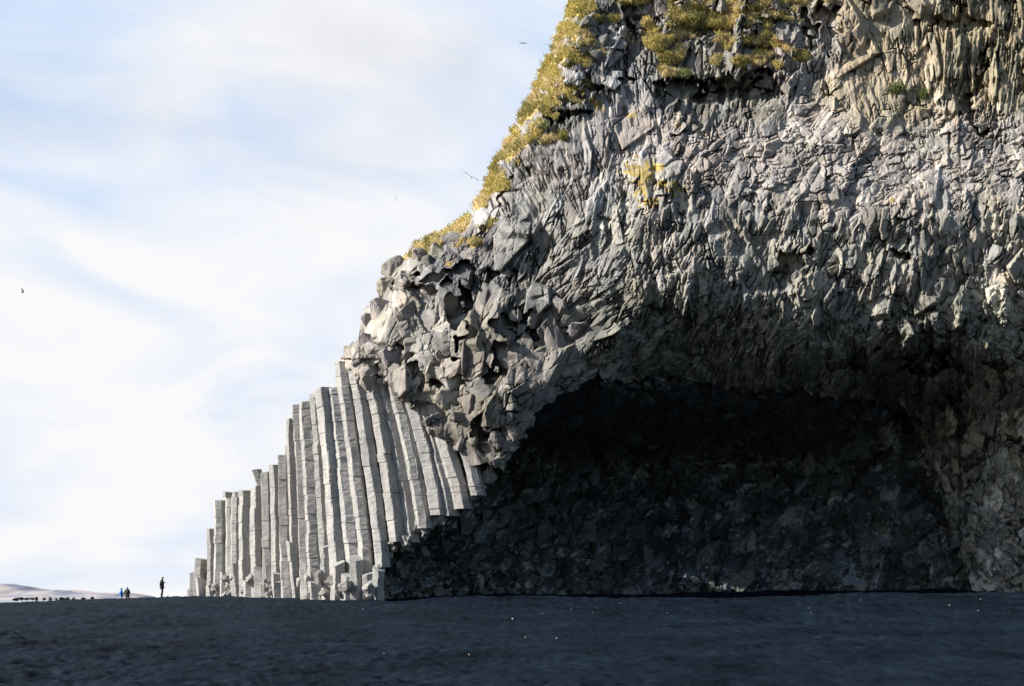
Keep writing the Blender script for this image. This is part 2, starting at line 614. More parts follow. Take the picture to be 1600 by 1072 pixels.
C = C * (tone1[l1] ** (1 + 1.2 * rwm) * tone2[l2])[..., None] * (1 + hue1[l1])
# pinkish and olive washes
wash = fbm(GX / 60, GY / 45, 4, 91)[..., None]
C = C * (1 + np.clip(wash, 0, 1) * np.array([.06, .0, -.02]) + np.clip(-wash, 0, 1) * np.array([-.02, .01, -.09]))
# yellow crust lichen
LICH = [(1000, 285, 26, 34), (1045, 290, 22, 16), (1025, 262, 14, 10), (1035, 215, 6, 16), (1062, 195, 6, 6), (918, 150, 12, 14), (800, 250, 14, 18), (742, 378, 10, 8), (768, 343, 5, 5),
        (912, 68, 16, 8), (920, 80, 6, 14), (1020, 310, 18, 12), (670, 640, 9, 8), (718, 378, 8, 5), (1393, 312, 4, 4), (990, 180, 8, 12), (935, 165, 8, 10), (985, 60, 7, 14), (704, 408, 7, 7)]
lm = np.zeros(GX.shape)
for (cx, cy, rx, ry) in LICH:
    e = ((GX - cx) / rx) ** 2 + ((GY - cy) / ry) ** 2 + fbm(GX / 9, GY / 9, 4, 41, .7) * 3.0
    lm = np.maximum(lm, .85 * smooth((.45 - e) / .5))
ycol = np.array([.40, .30, .075]) * (1 + fbm(GX / 6, GY / 6, 3, 43)[..., None] * np.array([.9, 1.0, .8]))
C = C * (1 - lm[..., None]) + ycol * lm[..., None]
gmv = bil(GM, GX, GY)[..., None]
soil = np.array([.46, .36, .16]) * (1 + fbm(GX / 20, GY / 16, 4, 47)[..., None] * np.array([.7, .8, .5]))
C = C * (1 - gmv) + soil * gmv
C = np.clip(C, .02, .75)

cliff = bpy.data.objects.new('cliff', None)
COL.objects.link(cliff)
tag(cliff, 'huge grey basalt cliff with stepped columns, dark sea cave and grass on its shoulder', 'cliff')
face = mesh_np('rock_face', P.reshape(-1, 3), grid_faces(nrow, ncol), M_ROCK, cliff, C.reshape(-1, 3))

# unseen strip behind the skyline, added to keep sun from leaking into the cave
edge_px = np.linspace(292, 1785, 420)
edge_py = interp(edge_px, SIL)
k = np.arange(9)
EPX = edge_px[None] + 2.0 * k[:, None]
EPY = interp(edge_px - 9, SIL)[None] + 2.0 * k[:, None] + 6
EPX[0] = edge_px + 1
EPY[0] = edge_py + np.where(edge_px < 530, 24, 11)
EY = base_front(edge_px, edge_py + 4)[None] + .05 + 1.2 * k[:, None] ** 2
BP = unproj(EPX, EPY, EY)
mesh_np('skyline_sun_block', BP.reshape(-1, 3), grid_faces(9, 420)[:, ::-1], M_ROCK, cliff, np.full((9 * 420, 3), (.2, .18, .1)))

# ------------------------------------------------------------------ cave interior
HF = H


def cave_sites(n):
    px = rng.uniform(530, 1785, n)
    py = rng.uniform(430, 960, n)
    tal = smooth((py - 700) / 120)
    a = (10 + 5 * tal) * np.exp(rng.normal(0, .35, n))
    b = a * rng.uniform(.4, .8, n)
    th = np.radians(rng.normal(35, 35, n))
    return np.stack([px, py, a, b, th, 9 + 5 * tal, rng.uniform(0, .9, n)], 1)


SC = cave_sites(11000)
HC, LABC = relief(SC, 1.0, 2.4, 0, -2)
SC2 = cave_sites(14000)
HC2, LABC2 = relief(SC2, .5, .6, 0, -1.5)
HC = HC + HC2 * .7 + fbm(PX / 120, PY / 80, 3, 61) * 40 + rough


def base_cave(px, py):
    back = interp(px, [(530, 67.5), (600, 68.5), (640, 70), (700, 73), (850, 78), (1000, 80), (1200, 80), (1330, 76), (1420, 70), (1500, 66), (1620, 63), (1790, 60)])
    t = np.clip((py - 730) / 210, 0, 1)
    Y = back - interp(px, [(530, .5), (620, 2.0), (750, 6), (1000, 9), (1300, 7), (1450, 3), (1790, 1)]) * t ** 1.2
    lipY = base_front(px, np.minimum(lip_y(px), 640)) + 1.2
    s = smooth((730 - py) / 130)
    return np.maximum(Y * (1 - s) + np.maximum(lipY, 60) * s, base_front(px, np.minimum(py, lip_y(px))) + .7)


nc2, nr2 = 900, 400
cx_ = np.linspace(540, 1780, nc2)
cy_ = np.linspace(470, 958, nr2)
ctop = interp(cx_, [(540, 800), (600, 790), (700, 720), (800, 600), (860, 540), (950, 480), (1790, 470)])
CX = np.repeat(cx_[None], nr2, 0)
CY = ctop[None] + (958 - ctop[None]) * np.linspace(0, 1, nr2)[:, None]
YC = base_cave(CX, CY)
PC = unproj(CX, CY, YC - bil(HC, CX, CY) * YC / F * .8)
lc = LABC[np.clip(np.round(CY - Y0).astype(int), 0, RH - 1), np.clip(np.round(CX - X0).astype(int), 0, RW - 1)]
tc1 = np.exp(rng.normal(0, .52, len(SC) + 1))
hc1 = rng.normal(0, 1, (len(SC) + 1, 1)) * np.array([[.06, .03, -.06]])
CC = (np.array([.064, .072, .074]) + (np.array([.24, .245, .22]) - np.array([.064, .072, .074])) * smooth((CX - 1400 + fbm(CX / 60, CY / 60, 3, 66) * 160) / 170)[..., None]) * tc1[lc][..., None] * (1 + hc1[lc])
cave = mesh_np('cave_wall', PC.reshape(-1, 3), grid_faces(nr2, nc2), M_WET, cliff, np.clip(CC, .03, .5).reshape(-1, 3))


# ------------------------------------------------------------------ beach height
def sand_z(X, Y):
    z = 1.6 * smooth((Y - 12) / 62) ** .9
    z = z + .32 * smooth((Y - 50) / 10) * smooth((X - 8) / 18) + .10 * smooth((Y - 66) / 12) * smooth((X + 38) / 12)
    z = z + .16 * np.exp(-((X + 24) / 6) ** 2 - ((Y - 84) / 8) ** 2)
    z = z - .46 * smooth((-X - 26) / 18) * smooth((Y - 30) / 40)
    z = z + .34 * smooth((Y - 56) / 15) * smooth((X + 9) / 8)
    z = z - .055 * np.maximum(0, Y - 108) * smooth((-X - 5) / 25 + .2)
    z = z + fbm(X / 7, Y / 5, 3, 71) * .10 * smooth((Y - 8) / 20) + fbm(X / 4.5, Y / 6, 3, 73) * .18 * smooth((Y - 54) / 8) * smooth((X + 14) / 6)
    return z


# ------------------------------------------------------------------ basalt columns
def poly_ring(n, r, a0, jit):
    """chamfered irregular polygon: two corners per edge meeting"""
    ang = [a0 + 2 * math.pi * (i + random.uniform(-jit, jit)) / n for i in range(n)]
    pts = [Vector((math.cos(a) * r * random.uniform(.9, 1.08), math.sin(a) * r * random.uniform(.9, 1.08))) for a in ang]
    res = []
    for i in range(n):
        p, q, s = pts[i - 1], pts[i], pts[(i + 1) % n]
        res.append(q + (p - q) * .07)
        res.append(q + (s - q) * .07)
    return res


def column_mesh(name, path, radius, parent, tone, mat=M_COLUMN, cap_tilt=.15, a0=None):
    """path: list of (Vector) from foot to top; broken by cross joints"""
    n = random.choice((5, 6, 6, 6, 7))
    ring = poly_ring(n, radius, a0 if a0 is not None else random.random() * 6.28, .16)
    k = len(ring)
    length = sum((path[i + 1] - path[i]).length for i in range(len(path) - 1))
    step = .16
    m = max(4, int(length / step))
    cum = [0]
    for i in range(len(path) - 1):
        cum.append(cum[-1] + (path[i + 1] - path[i]).length)
    joints = []
    d = random.uniform(.3, 1.2)
    while d < length - .15:
        joints.append(d)
        d += random.choice((random.uniform(.3, .9), random.uniform(.7, 2.2)))
    V = []
    Ct = []
    off = Vector((0, 0))
    seg = 0
    segtone = tone * random.uniform(.90, 1.06)
    tl = Vector((random.uniform(-1, 1), random.uniform(-1, 1))) * cap_tilt
    ph = random.random() * 100
    ss = sorted([length * i / m for i in range(m + 1)] + [j + e for j in joints for e in (-.025, 0, .025)])
    ss = [s for s in ss if 0 <= s <= length]
    for s in ss:
        i = max(j for j in range(len(cum)) if cum[j] <= s + 1e-6)
        i = min(i, len(path) - 2)
        t = (s - cum[i]) / max(1e-6, cum[i + 1] - cum[i])
        c = path[i].lerp(path[i + 1], t)
        while seg < len(joints) and s > joints[seg]:
            seg += 1
            off = Vector((random.gauss(0, .02), random.gauss(0, .02)))
            segtone = tone * random.uniform(.94, 1.06)
        groove = any(abs(s - j) < .004 for j in joints)
        sc = .955 if groove else 1.0
        for j, p in enumerate(ring):
            w = 1 + random.uniform(-.028, .028) + .05 * math.sin(s * 1.3 + ph + j) * math.sin(s * .7 + j * 2 + ph)
            q = p * sc * w + off
            dz = (q.x * tl.x + q.y * tl.y) * (s / length) ** 8
            V.append((c.x + q.x, c.y + q.y, c.z + dz))
            Ct.append((segtone * (1.0 + .02 * math.sin(j)), segtone * .985, segtone * .955))
    nr = len(ss)
    Fq = []
    for a in range(nr - 1):
        for j in range(k):
            j2 = (j + 1) % k
            Fq.append((a * k + j, a * k + j2, (a + 1) * k + j2, (a + 1) * k + j))
    top = sum((Vector(v) for v in V[-k:]), Vector()) / k + Vector((0, 0, .02))
    V.append(tuple(top))
    Ct.append(Ct[-1])
    ti = len(V) - 1
    me = bpy.data.meshes.new(name)
    me.from_pydata(V, [], Fq + [((nr - 1) * k + j, (nr - 1) * k + (j + 1) % k, ti) for j in range(k)] + [tuple(range(k))[::-1]])
    at = me.color_attributes.new('Col', 'FLOAT_COLOR', 'POINT')
    at.data.foreach_set('color', np.concatenate([np.array(Ct), np.ones((len(Ct), 1))], 1).astype(np.float32).ravel())
    me.materials.append(mat)
    ob = bpy.data.objects.new(name, me)
    COL.objects.link(ob)
    ob.parent = parent
    return ob


def P1(px, py, Y):
    return Vector(((px - 800) * Y / F, Y, CZ + (HOR - py) * Y / F))


TOPS = [(300, 908), (318, 868), (330, 838), (345, 792), (362, 786), (380, 782), (395, 770), (412, 752), (428, 735), (445, 716), (460, 668), (472, 645),
        (486, 634), (500, 612), (512, 602), (522, 598), (535, 604), (548, 600), (570, 604), (600, 606), (630, 632), (640, 634), (680, 676), (720, 706), (760, 730)]
x = 303.0
row = 0
while x < 752:
    Yw = float(interp(x, YFOOT)) - .2
    r = random.uniform(.37, .60) if x < 490 else random.uniform(.46, .66)
    wpx = 2 * r * F / Yw
    # bottom of the column: on the sand, or broken off along the rim of the cave
    by_ = 940 if x < 585 else float(interp(x, [(585, 900), (600, 872), (640, 842), (680, 815), (720, 790), (745, 768), (800, 712)])) + random.uniform(-16, 16)
    lean = float(interp(x, [(300, .02), (420, -.01), (500, -.05), (545, -.09), (600, -.14), (655, -.20), (712, -.27), (760, -.33), (800, -.45)]))
    ty_ = float(interp(x + lean * 250 * (x > 500), TOPS)) if x > 500 else float(interp(x + lean * 120, TOPS))
    ty_ += random.uniform(-6, 6) - (30 if x > 575 else 0)
    if x < 490:
        ty_ -= 6
    if ty_ < by_ - 12:
        bend = random.uniform(-2, 2)
        cj = random.uniform(-.2, .25) + .15 * (x > 545)
        pts = []
        for q in range(6):
            t = q / 5
            py = by_ + (ty_ - by_) * t
            px = x + lean * (by_ - py) * (.75 + .25 * t) + bend * math.sin(t * 3.1)
            pts.append(P1(px, py, Yw + random.uniform(-.02, .02) + .5 * t * (x > 545) + cj))
        column_mesh('basalt_column', pts, r, cliff, random.uniform(.35, .46), a0=-1.57 + random.uniform(-.35, .3) if x > 500 else None)
        # a taller or shorter neighbour in the row behind
        if random.random() < .8 and x < 560:
            pts2 = [p + Vector((r * .9, r * 1.2, 0)) for p in pts]
            pts2[-1] = pts2[-1] + Vector((0, 0, random.uniform(-.3, .9) if x < 500 else -.2))
            column_mesh('basalt_column', pts2, r * random.uniform(.9, 1.1), cliff, random.uniform(.34, .42))
    x += wpx * (random.uniform(.62, .84) if x < 490 else random.uniform(.66, .80))

# broken stumps and fallen column pieces along the foot
STUMPS = [(316, 905, .8), (334, 912, .9), (352, 896, .7), (374, 884, .8), (392, 908, 1.0), (408, 890, .8), (424, 866, .8), (436, 896, 1.0), (452, 852, .8),
          (466, 848, .9), (482, 880, 1.0), (497, 906, 1.1), (512, 852, .9), (528, 880, 1.1), (545, 898, 1.1), (560, 872, 1.0), (576, 896, 1.0), (592, 888, .9)]
for (sx_, sy_, d) in STUMPS:
    Yw = float(interp(sx_, YFOOT)) - d
    lean = random.uniform(-.12, .05)
    pts = [P1(sx_ + lean * (940 - yy), yy, Yw) for yy in (944, 944 + (sy_ - 944) * .5, sy_)]
    column_mesh('basalt_column', pts, random.uniform(.42, .62), cliff, random.uniform(.34, .42), cap_tilt=.5)


# ------------------------------------------------------------------ angular boulders
def hull_rock(name, loc, size, mat, parent, col, rot=None, npts=11, rough_k=.03, seed=None):
    bm = bmesh.new()
    rr = random.Random(seed if seed is not None else random.random())
    for i in range(npts):
        v = Vector((rr.gauss(0, 1), rr.gauss(0, 1), rr.gauss(0, 1)))
        v.normalize()
        v *= rr.uniform(.85, 1.0)
        bm.verts.new((v.x * size[0], v.y * size[1], v.z * size[2]))
    res = bmesh.ops.convex_hull(bm, input=bm.verts)
    bmesh.ops.delete(bm, geom=[g for g in res['geom_interior'] if isinstance(g, bmesh.types.BMVert)], context='VERTS')
    bmesh.ops.dissolve_limit(bm, angle_limit=.3, verts=bm.verts, edges=bm.edges)
    bmesh.ops.bevel(bm, geom=list(bm.edges), offset=min(size) * .06, segments=1, affect='EDGES', clamp_overlap=True)
    bmesh.ops.triangulate(bm, faces=bm.faces)
    bmesh.ops.subdivide_edges(bm, edges=[e for e in bm.edges if e.calc_length() > min(size) * .35], cuts=2, use_grid_fill=True)
    bmesh.ops.triangulate(bm, faces=bm.faces)
    bm.normal_update()
    for v in bm.verts:
        p = v.co / max(size) * 4
        v.co += v.normal * min(size) * rough_k * (math.sin(p.x * 3.1 + p.y * 2.3 + loc[0]) + math.sin(p.z * 4.3 - p.x * 1.7 + loc[2]) + rr.uniform(-.7, .7))
    me = bpy.data.meshes.new(name)
    bm.to_mesh(me)
    bm.free()
    at = me.color_attributes.new('Col', 'FLOAT_COLOR', 'POINT')
    nv = len(me.vertices)
    c = np.ones((nv, 4), np.float32)
    c[:, :3] = col
    at.data.foreach_set('color', c.ravel())
    me.materials.append(mat)
    ob = bpy.data.objects.new(name, me)
    ob.location = loc
    ob.rotation_euler = rot or (rr.uniform(-.5, .5), rr.uniform(-.5, .5), rr.uniform(0, 6))
    COL.objects.link(ob)
    if parent:
        ob.parent = parent
    return ob


# blocks of the broken zone between columns and turf: photo column, row, half width px, half height px
BLK = [(620, 420, 24, 16), (608, 452, 16, 20), (636, 440, 20, 20), (597, 486, 22, 20), (580, 500, 16, 18), (590, 530, 20, 20), (577, 538, 12, 18), (640, 490, 24, 34), (668, 500, 22, 36),
       (655, 540, 26, 22), (640, 568, 18, 20), (610, 560, 22, 22), (562, 566, 14, 18), (542, 556, 11, 20), (575, 590, 14, 20), (600, 600, 16, 18), (632, 605, 22, 18), (660, 610, 18, 18), (690, 560, 16, 24),
       (705, 590, 24, 22), (700, 625, 22, 20), (735, 560, 16, 40), (690, 540, 10, 26), (745, 520, 20, 34), (770, 500, 18, 22), (800, 560, 26, 28), (790, 530, 22, 18), (740, 600, 12, 18), (790, 610, 26, 24), (815, 545, 18, 26),
       (735, 630, 22, 18), (765, 640, 26, 22), (810, 640, 26, 22), (720, 655, 20, 14), (845, 560, 26, 26), (880, 490, 30, 24), (840, 500, 22, 24), (870, 530, 26, 20), (700, 470, 16, 26), (680, 440, 22, 20), (775, 690, 20, 16), (745, 715, 18, 16),
       (720, 690, 16, 16), (800, 680, 18, 14), (680, 660, 14, 14), (905, 520, 24, 18), (655, 405, 20, 14), (690, 395, 22, 18), (548, 590, 12, 16), (930, 90, 16, 13), (945, 70, 15, 11), (918, 152, 14, 13), (920, 40, 16, 12)]
for (bx_, by2, hw, hh) in BLK:
    c_ = surf(np.array([float(bx_)]), np.array([float(by2)]))[0]
    Yc = base_front(np.array([float(bx_)]), np.array([float(by2)]))[0] - .45
    s = Yc / F
    base_c = np.array([.335, .315, .285]) if bx_ < 720 else np.array([.245, .232, .21])
    if bx_ > 900:
        base_c = np.array([.22, .22, .215])
    colr = base_c * random.uniform(.8, 1.15) * np.array([1, random.uniform(.96, 1.02), random.uniform(.9, 1.08)])
    p = P1(bx_, by2, Yc)
    hull_rock('boulder', p, (hw * s * 1.3, random.uniform(.8, 1.2) * max(hw, hh) * s * 1.0, hh * s * 1.3), M_ROCK, cliff, colr, npts=random.randint(10, 15))

for i in range(34):
    px = random.uniform(330, 600)
    py = random.uniform(903, 932)
    Yc = float(interp(px, YFOOT)) - random.uniform(1.1, 2.3)
    s = Yc / F
    w = random.uniform(6, 15) * (.6 + (px - 330) / 500)
    hull_rock('fallen_rock', P1(px, py, Yc), (w * s, w * s, w * s * random.uniform(.8, 1.5)), M_ROCK, cliff, np.array([.34, .33, .31]) * random.uniform(.75, 1.15), npts=12)
# broken ends of columns and angular blocks along the rim over the cave
for i in range(40):
    t = (i + random.uniform(-.4, .4)) / 39
    px = 590 + 235 * t
    py = float(interp(px, [(585, 893), (600, 872), (640, 842), (680, 815), (720, 788), (745, 768), (800, 704), (830, 662)])) + random.uniform(-20, 6)
    Yc = float(base_front(np.array([px]), np.array([py]))[0]) - random.uniform(.1, .7)
    s = Yc / F
    w = random.uniform(7, 16)
    hull_rock('rim_block', P1(px, py, Yc), (w * s, w * s, w * s * random.uniform(.9, 1.6)), M_ROCK, cliff, np.array([.31, .30, .285]) * random.uniform(.75, 1.15), rot=(random.uniform(-.4, .4), random.uniform(-.6, .1), random.uniform(0, 6)), npts=11)
# rocks in the mouth of the cave, at the foot of the rim
for i in range(30):
    px = random.uniform(640, 1590)
    Yc = float(base_cave(np.array([px]), np.array([926.0]))[0]) - random.uniform(.4, 2.2)
    if px > 1500:
        Yc = float(base_front(np.array([px]), np.array([926.0]))[0]) - random.uniform(.2, 1.2)
    X_ = (px - 800) * Yc / F
    w = random.uniform(.18, .5)
    z_ = float(sand_z(np.array([X_]), np.array([Yc]))[0])
    hull_rock('fallen_rock', Vector((X_, Yc, z_ + w * .25)), (w, w, w * random.uniform(.7, 1.1)), M_ROCK, cliff, np.array([.17, .17, .16]) * random.uniform(.6, 1.4), npts=12)
for i in range(36):
    px = random.uniform(600, 800)
    py = random.uniform(max(float(lip_y(px)) + 16, 850 - (px - 600) * .1), 926)
    Yc = float(base_cave(np.array([px]), np.array([py]))[0]) - .9
    s = Yc / F
    w = random.uniform(7, 15)
    hull_rock('fallen_rock', P1(px, py, Yc), (w * s, w * s, w * s * random.uniform(.8, 1.4)), M_ROCK, cliff, np.array([.22, .215, .205]) * random.uniform(.7, 1.4), npts=12)

# ------------------------------------------------------------------ beach, sea, hills
ys = 1.0 / np.linspace(1 / 7.0, 1 / 135.0, 620)
us = np.linspace(-1, 1, 560)
SY = np.repeat(ys[:, None], 560, 1)
SX = us[None] * (SY * .62 + 4)
SZ = sand_z(SX, SY)
lump = fbm(SX / .55, SY / .42, 4, 81, .55) * .13 + fbm(SX / 2.2, SY / 1.6, 3, 85) * .09
foot = -np.clip(np.abs(fbm(SX / .5, SY / .42, 3, 88, .6)) - .12, 0, 1) * .24
SZ = SZ + (lump + foot) * (0.55 + 0.45 * smooth(fbm(SX / 9, SY / 7, 2, 89) + .5))

m, t, b = new_mat('black_sand', 0.8, 0.05)
n = t.nodes.new
l = t.links.new
tcn = n('ShaderNodeTexCoord')
na = n('ShaderNodeTexNoise')
na.inputs['Scale'].default_value = 0.35
na.inputs['Detail'].default_value = 9
na.inputs['Roughness'].default_value = .7
l(tcn.outputs['Object'], na.inputs['Vector'])
nb_ = n('ShaderNodeTexNoise')
nb_.inputs['Scale'].default_value = 13
nb_.inputs['Detail'].default_value = 8
nb_.inputs['Roughness'].default_value = .82
l(tcn.outputs['Object'], nb_.inputs['Vector'])
r = n('ShaderNodeValToRGB')
r.color_ramp.elements[0].position = .40
r.color_ramp.elements[0].color = (.0010, .0028, .0058, 1)
r.color_ramp.elements[1].position = .60
r.color_ramp.elements[1].color = (.0108, .0205, .0345, 1)
mxn = n('ShaderNodeMath')
mxn.operation = 'MULTIPLY_ADD'
mxn.inputs[1].default_value = .5
l(nb_.outputs['Fac'], mxn.inputs[0])
hm = n('ShaderNodeMath')
hm.operation = 'MULTIPLY'
hm.inputs[1].default_value = .5
l(na.outputs['Fac'], hm.inputs[0])
l(hm.outputs[0], mxn.inputs[2])
l(mxn.outputs[0], r.inputs[0])
l(r.outputs[0], b.inputs['Base Color'])
bp = n('ShaderNodeBump')
bp.inputs['Strength'].default_value = .8
bp.inputs['Distance'].default_value = .05
l(nb_.outputs['Fac'], bp.inputs['Height'])
l(bp.outputs[0], b.inputs['Normal'])
M_SAND = m
beach = mesh_np('beach', np.stack([SX, SY, SZ], -1).reshape(-1, 3), grid_faces(620, 560)[:, ::-1], M_SAND, smooth_sh=True)
tag(beach, kind='structure')
gsheet = mesh_np('ground', np.array([(-400, -300, -2.6), (500, -300, -2.6), (500, 6000, -2.6), (-400, 6000, -2.6)]), np.array([(0, 1, 2, 3)]), M_SAND)
tag(gsheet, kind='structure')

m, t, b = new_mat('sea_water', 0.18, 0.5)
b.inputs['Base Color'].default_value = (.05, .085, .12, 1)
tcn = t.nodes.new('ShaderNodeTexCoord')
mpn = t.nodes.new('ShaderNodeMapping')
mpn.inputs['Scale'].default_value = (.05, .02, 1)
na = t.nodes.new('ShaderNodeTexNoise')
na.inputs['Scale'].default_value = 3
na.inputs['Detail'].default_value = 6
bp = t.nodes.new('ShaderNodeBump')
bp.inputs['Distance'].default_value = 3
t.links.new(tcn.outputs['Object'], mpn.inputs[0])
t.links.new(mpn.outputs[0], na.inputs['Vector'])
t.links.new(na.outputs['Fac'], bp.inputs['Height'])
t.links.new(bp.outputs[0], b.inputs['Normal'])
fr = t.nodes.new('ShaderNodeValToRGB')        # lines of surf
fr.color_ramp.elements[0].position = .56
fr.color_ramp.elements[0].color = (.05, .085, .12, 1)
fr.color_ramp.elements[1].position = .66
fr.color_ramp.elements[1].color = (.6, .64, .68, 1)
t.links.new(na.outputs['Fac'], fr.inputs[0])
t.links.new(fr.outputs[0], b.inputs['Base Color'])
sea = mesh_np('sea', np.array([(-30000, 100, -1.6), (30000, 100, -1.6), (30000, 40000, -1.6), (-30000, 40000, -1.6)]), np.array([(0, 1, 2, 3)]), m)
tag(sea, kind='structure')

m, t, b = new_mat('snowy_ground', .9, .1)
tcn = t.nodes.new('ShaderNodeTexCoord')
na = t.nodes.new('ShaderNodeTexNoise')
na.inputs['Scale'].default_value = .006
na.inputs['Detail'].default_value = 8
r = t.nodes.new('ShaderNodeValToRGB')
r.color_ramp.elements[0].position = .36
r.color_ramp.elements[0].color = (.17, .20, .27, 1)
r.color_ramp.elements[1].position = .56
r.color_ramp.elements[1].color = (.45, .40, .385, 1)
t.links.new(tcn.outputs['Object'], na.inputs['Vector'])
t.links.new(na.outputs['Fac'], r.inputs[0])
t.links.new(r.outputs[0], b.inputs['Base Color'])
HY = 4200.0
hx = np.linspace(-3600, -1350, 260)
hy = np.linspace(3300, 5200, 110)
HXX, HYY = np.meshgrid(hx, hy)
prof = interp(800 + hx * F / HY, [(-540, 30), (-300, 42), (-120, 36), (-40, 28), (0, 25), (25, 23.5), (50, 19.5), (64, 14), (80, 13), (112, 15.5), (150, 12), (200, 10), (225, 4), (240, -6), (300, -8)])
prof2 = interp(800 + hx * F / HY, [(-540, 20), (-100, 18), (0, 22), (12, 20), (26, 6), (40, 10), (60, 5), (110, 7), (150, 8), (240, -6)])
q1 = np.exp(-((HYY - HY) / 420) ** 2)
q2 = np.exp(-((HYY - 3700) / 240) ** 2)
HZ = -4 + np.maximum(prof[None] * HY / F * q1, prof2[None] * 3700 / F * q2) + fbm(HXX / 160, HYY / 160, 5, 95) * 14 * np.maximum(q1, q2)
hills = mesh_np('hills', np.stack([HXX, HYY, HZ], -1).reshape(-1, 3), grid_faces(110, 260)[:, ::-1], m, smooth_sh=True)
tag(hills, kind='structure')

M_DARK = rock_material('wet_black_rock', .3, 2.0, .2, .3)
SEAR = [(25, 7, 3), (33, 5, 2.5), (42, 6, 2.2), (50, 6, 2.6), (57, 3, 3.6), (69, 3, 2.6), (79, 3, 2.6), (88, 3, 1.6), (96, 4, 3.2), (104, 7, 2.6), (115, 4, 2.2), (130, 5, 2.2), (144, 4, 3.2), (222, 5, 2), (229, 4, 2.2)]
for (px, w, h) in SEAR:
    Y = 620.0 + random.uniform(-40, 40)
    s = Y / F
    o = hull_rock('shore_rock', P1(px, 935.8, Y), (w * s, w * s, h * s * 1.3), M_DARK, None, (.05, .055, .06), rot=(0, 0, random.uniform(0, 6)), npts=16)
    tag(o, 'low dark rock in the row along the far shoreline below snowy hills', 'rock', 'dark rocks along the far shoreline')

# ------------------------------------------------------------------ grass
def blades(px, py, n, length, spread, cols, droop=.7):
    """n blades per (px,py) clump, in world units; returns V,F,C"""
    m_ = len(px)
    base = surf(px, py, 1.0)
    B = np.repeat(base, n, 0) + rng.normal(0, 1, (m_ * n, 3)) * np.array([spread, spread * .5, spread * .6])
    az = rng.uniform(0, 2 * np.pi, m_ * n)
    Ln = np.repeat(length, n) * rng.uniform(.55, 1.2, m_ * n)
    d0 = np.stack([np.cos(az) * .75 - .15, np.sin(az) * .55 - .55, .55 + .35 * rng.random(m_ * n)], -1)
    d0 /= np.linalg.norm(d0, axis=1, keepdims=True)
    p1 = B + d0 * Ln[:, None] * .5
    d1 = d0 * .8 + np.array([0, 0, -1]) * droop * rng.uniform(.5, 1.5, (m_ * n, 1))
    p2 = p1 + d1 * Ln[:, None] * .5
    side = np.stack([-np.sin(az), np.cos(az) * .6, 0 * az + .3], -1)
    side = np.cross(d0, np.array([.2, -1, .1]))
    side /= np.linalg.norm(side, axis=1, keepdims=True) + 1e-6
    w = .016 + .014 * rng.random((m_ * n, 1))
    V = np.stack([B - side * w, B + side * w, p1 + side * w * .8, p1 - side * w * .8, p2], 1).reshape(-1, 3)
    i = np.arange(m_ * n)[:, None] * 5
    Fc = np.concatenate([i + np.array([[0, 1, 2]]), i + np.array([[0, 2, 3]]), i + np.array([[3, 2, 4]])], 0)
    cc = np.repeat(cols, n, 0) * np.exp(rng.normal(0, .22, (m_ * n, 1)))
    return V, Fc, np.repeat(cc, 5, 0)


STRAW = np.array([.74, .62, .36])
OCHRE = np.array([.56, .48, .18])
OLIVE = np.array([.24, .23, .07])


def grass_cols(px, py, n):
    q = fbm(px / 22, py / 16, 3, 101)[:, None] + rng.normal(0, .16, (n, 1))
    c = OCHRE + (STRAW - OCHRE) * smooth(q * 2.2 + .5)
    ol = smooth((fbm(px / 34, py / 26, 3, 103)[:, None] + rng.normal(0, .1, (n, 1)) - .14) / .2)
    return c * (1 - ol * .75) + OLIVE * ol * .75


gp = rng.uniform((640, -170), (1260, 415), (60000, 2))
gm = grass_mask(gp[:, 0], gp[:, 1])
sel = (gm > .5) & (gp[:, 1] > interp(gp[:, 0], SIL) + 1)
gp = gp[sel][:4200]
V, Fc, cc = blades(gp[:, 0], gp[:, 1], 22, np.full(len(gp), .38), .12, grass_cols(gp[:, 0], gp[:, 1], len(gp)))
g = mesh_np('grass', V, Fc, M_GRASS, None, cc)
tag(g, 'dry yellow grass covering the sloping shoulder of the cliff', 'grass', None, 'stuff')

TUFT = [(1025, 72, 1.0, 'large shaggy ochre grass tuft hanging over dark splintered rock'),
        (1048, 92, .7, 'ochre grass tuft drooping just below the largest shaggy tuft'),
        (1118, 95, .55, 'small round yellow grass tuft beside a bare grey block'),
        (1156, 100, .75, 'bushy yellow grass tuft on the ledge right of a round tuft'),
        (1070, 118, .5, 'thin olive grass tuft trailing down the dark splinters'),
        (1218, 104, .35, 'tiny orange grass tuft below the big grey column blocks'),
        (858, 218, .5, 'brown grass tuft under the turf edge above grey streaked rock'),
        (880, 216, .35, 'very small brown tuft beside another at the streaked rock'),
        (848, 200, .4, 'dark olive grass tuft at the lower rim of the turf slope'),
        (1400, 140, .5, 'dull olive plant tuft on the pale beige rock wall'),
        (1445, 150, .45, 'dull olive plant tuft right of another on the beige wall'),
        (740, 380, .4, 'bright yellow grass tuft over the dark notch below the turf ledge'),
        (1290, -2, .5, 'yellow grass tuft at the very top above grey column blocks')]
for (px, py, sz, lab) in TUFT:
    k_ = max(6, int(26 * sz))
    qx = px + np.clip(rng.normal(0, 7 * sz, k_), -11 * sz, 11 * sz)
    qy = py + np.clip(rng.normal(0, 5.5 * sz, k_), -9 * sz, 9 * sz)
    dull = 'dull' in lab or 'olive' in lab
    cc0 = grass_cols(qx, qy, k_) * (np.array([.55, .7, .7]) if dull else 1.0)
    V, Fc, cc = blades(qx, qy, 26, np.full(k_, .62 * (.6 + .4 * sz)), .14, cc0)
    o = mesh_np('grass_tuft', V, Fc, M_GRASS, None, cc)
    tag(o, lab, 'grass tuft', 'grass tufts on the cliff ledges')

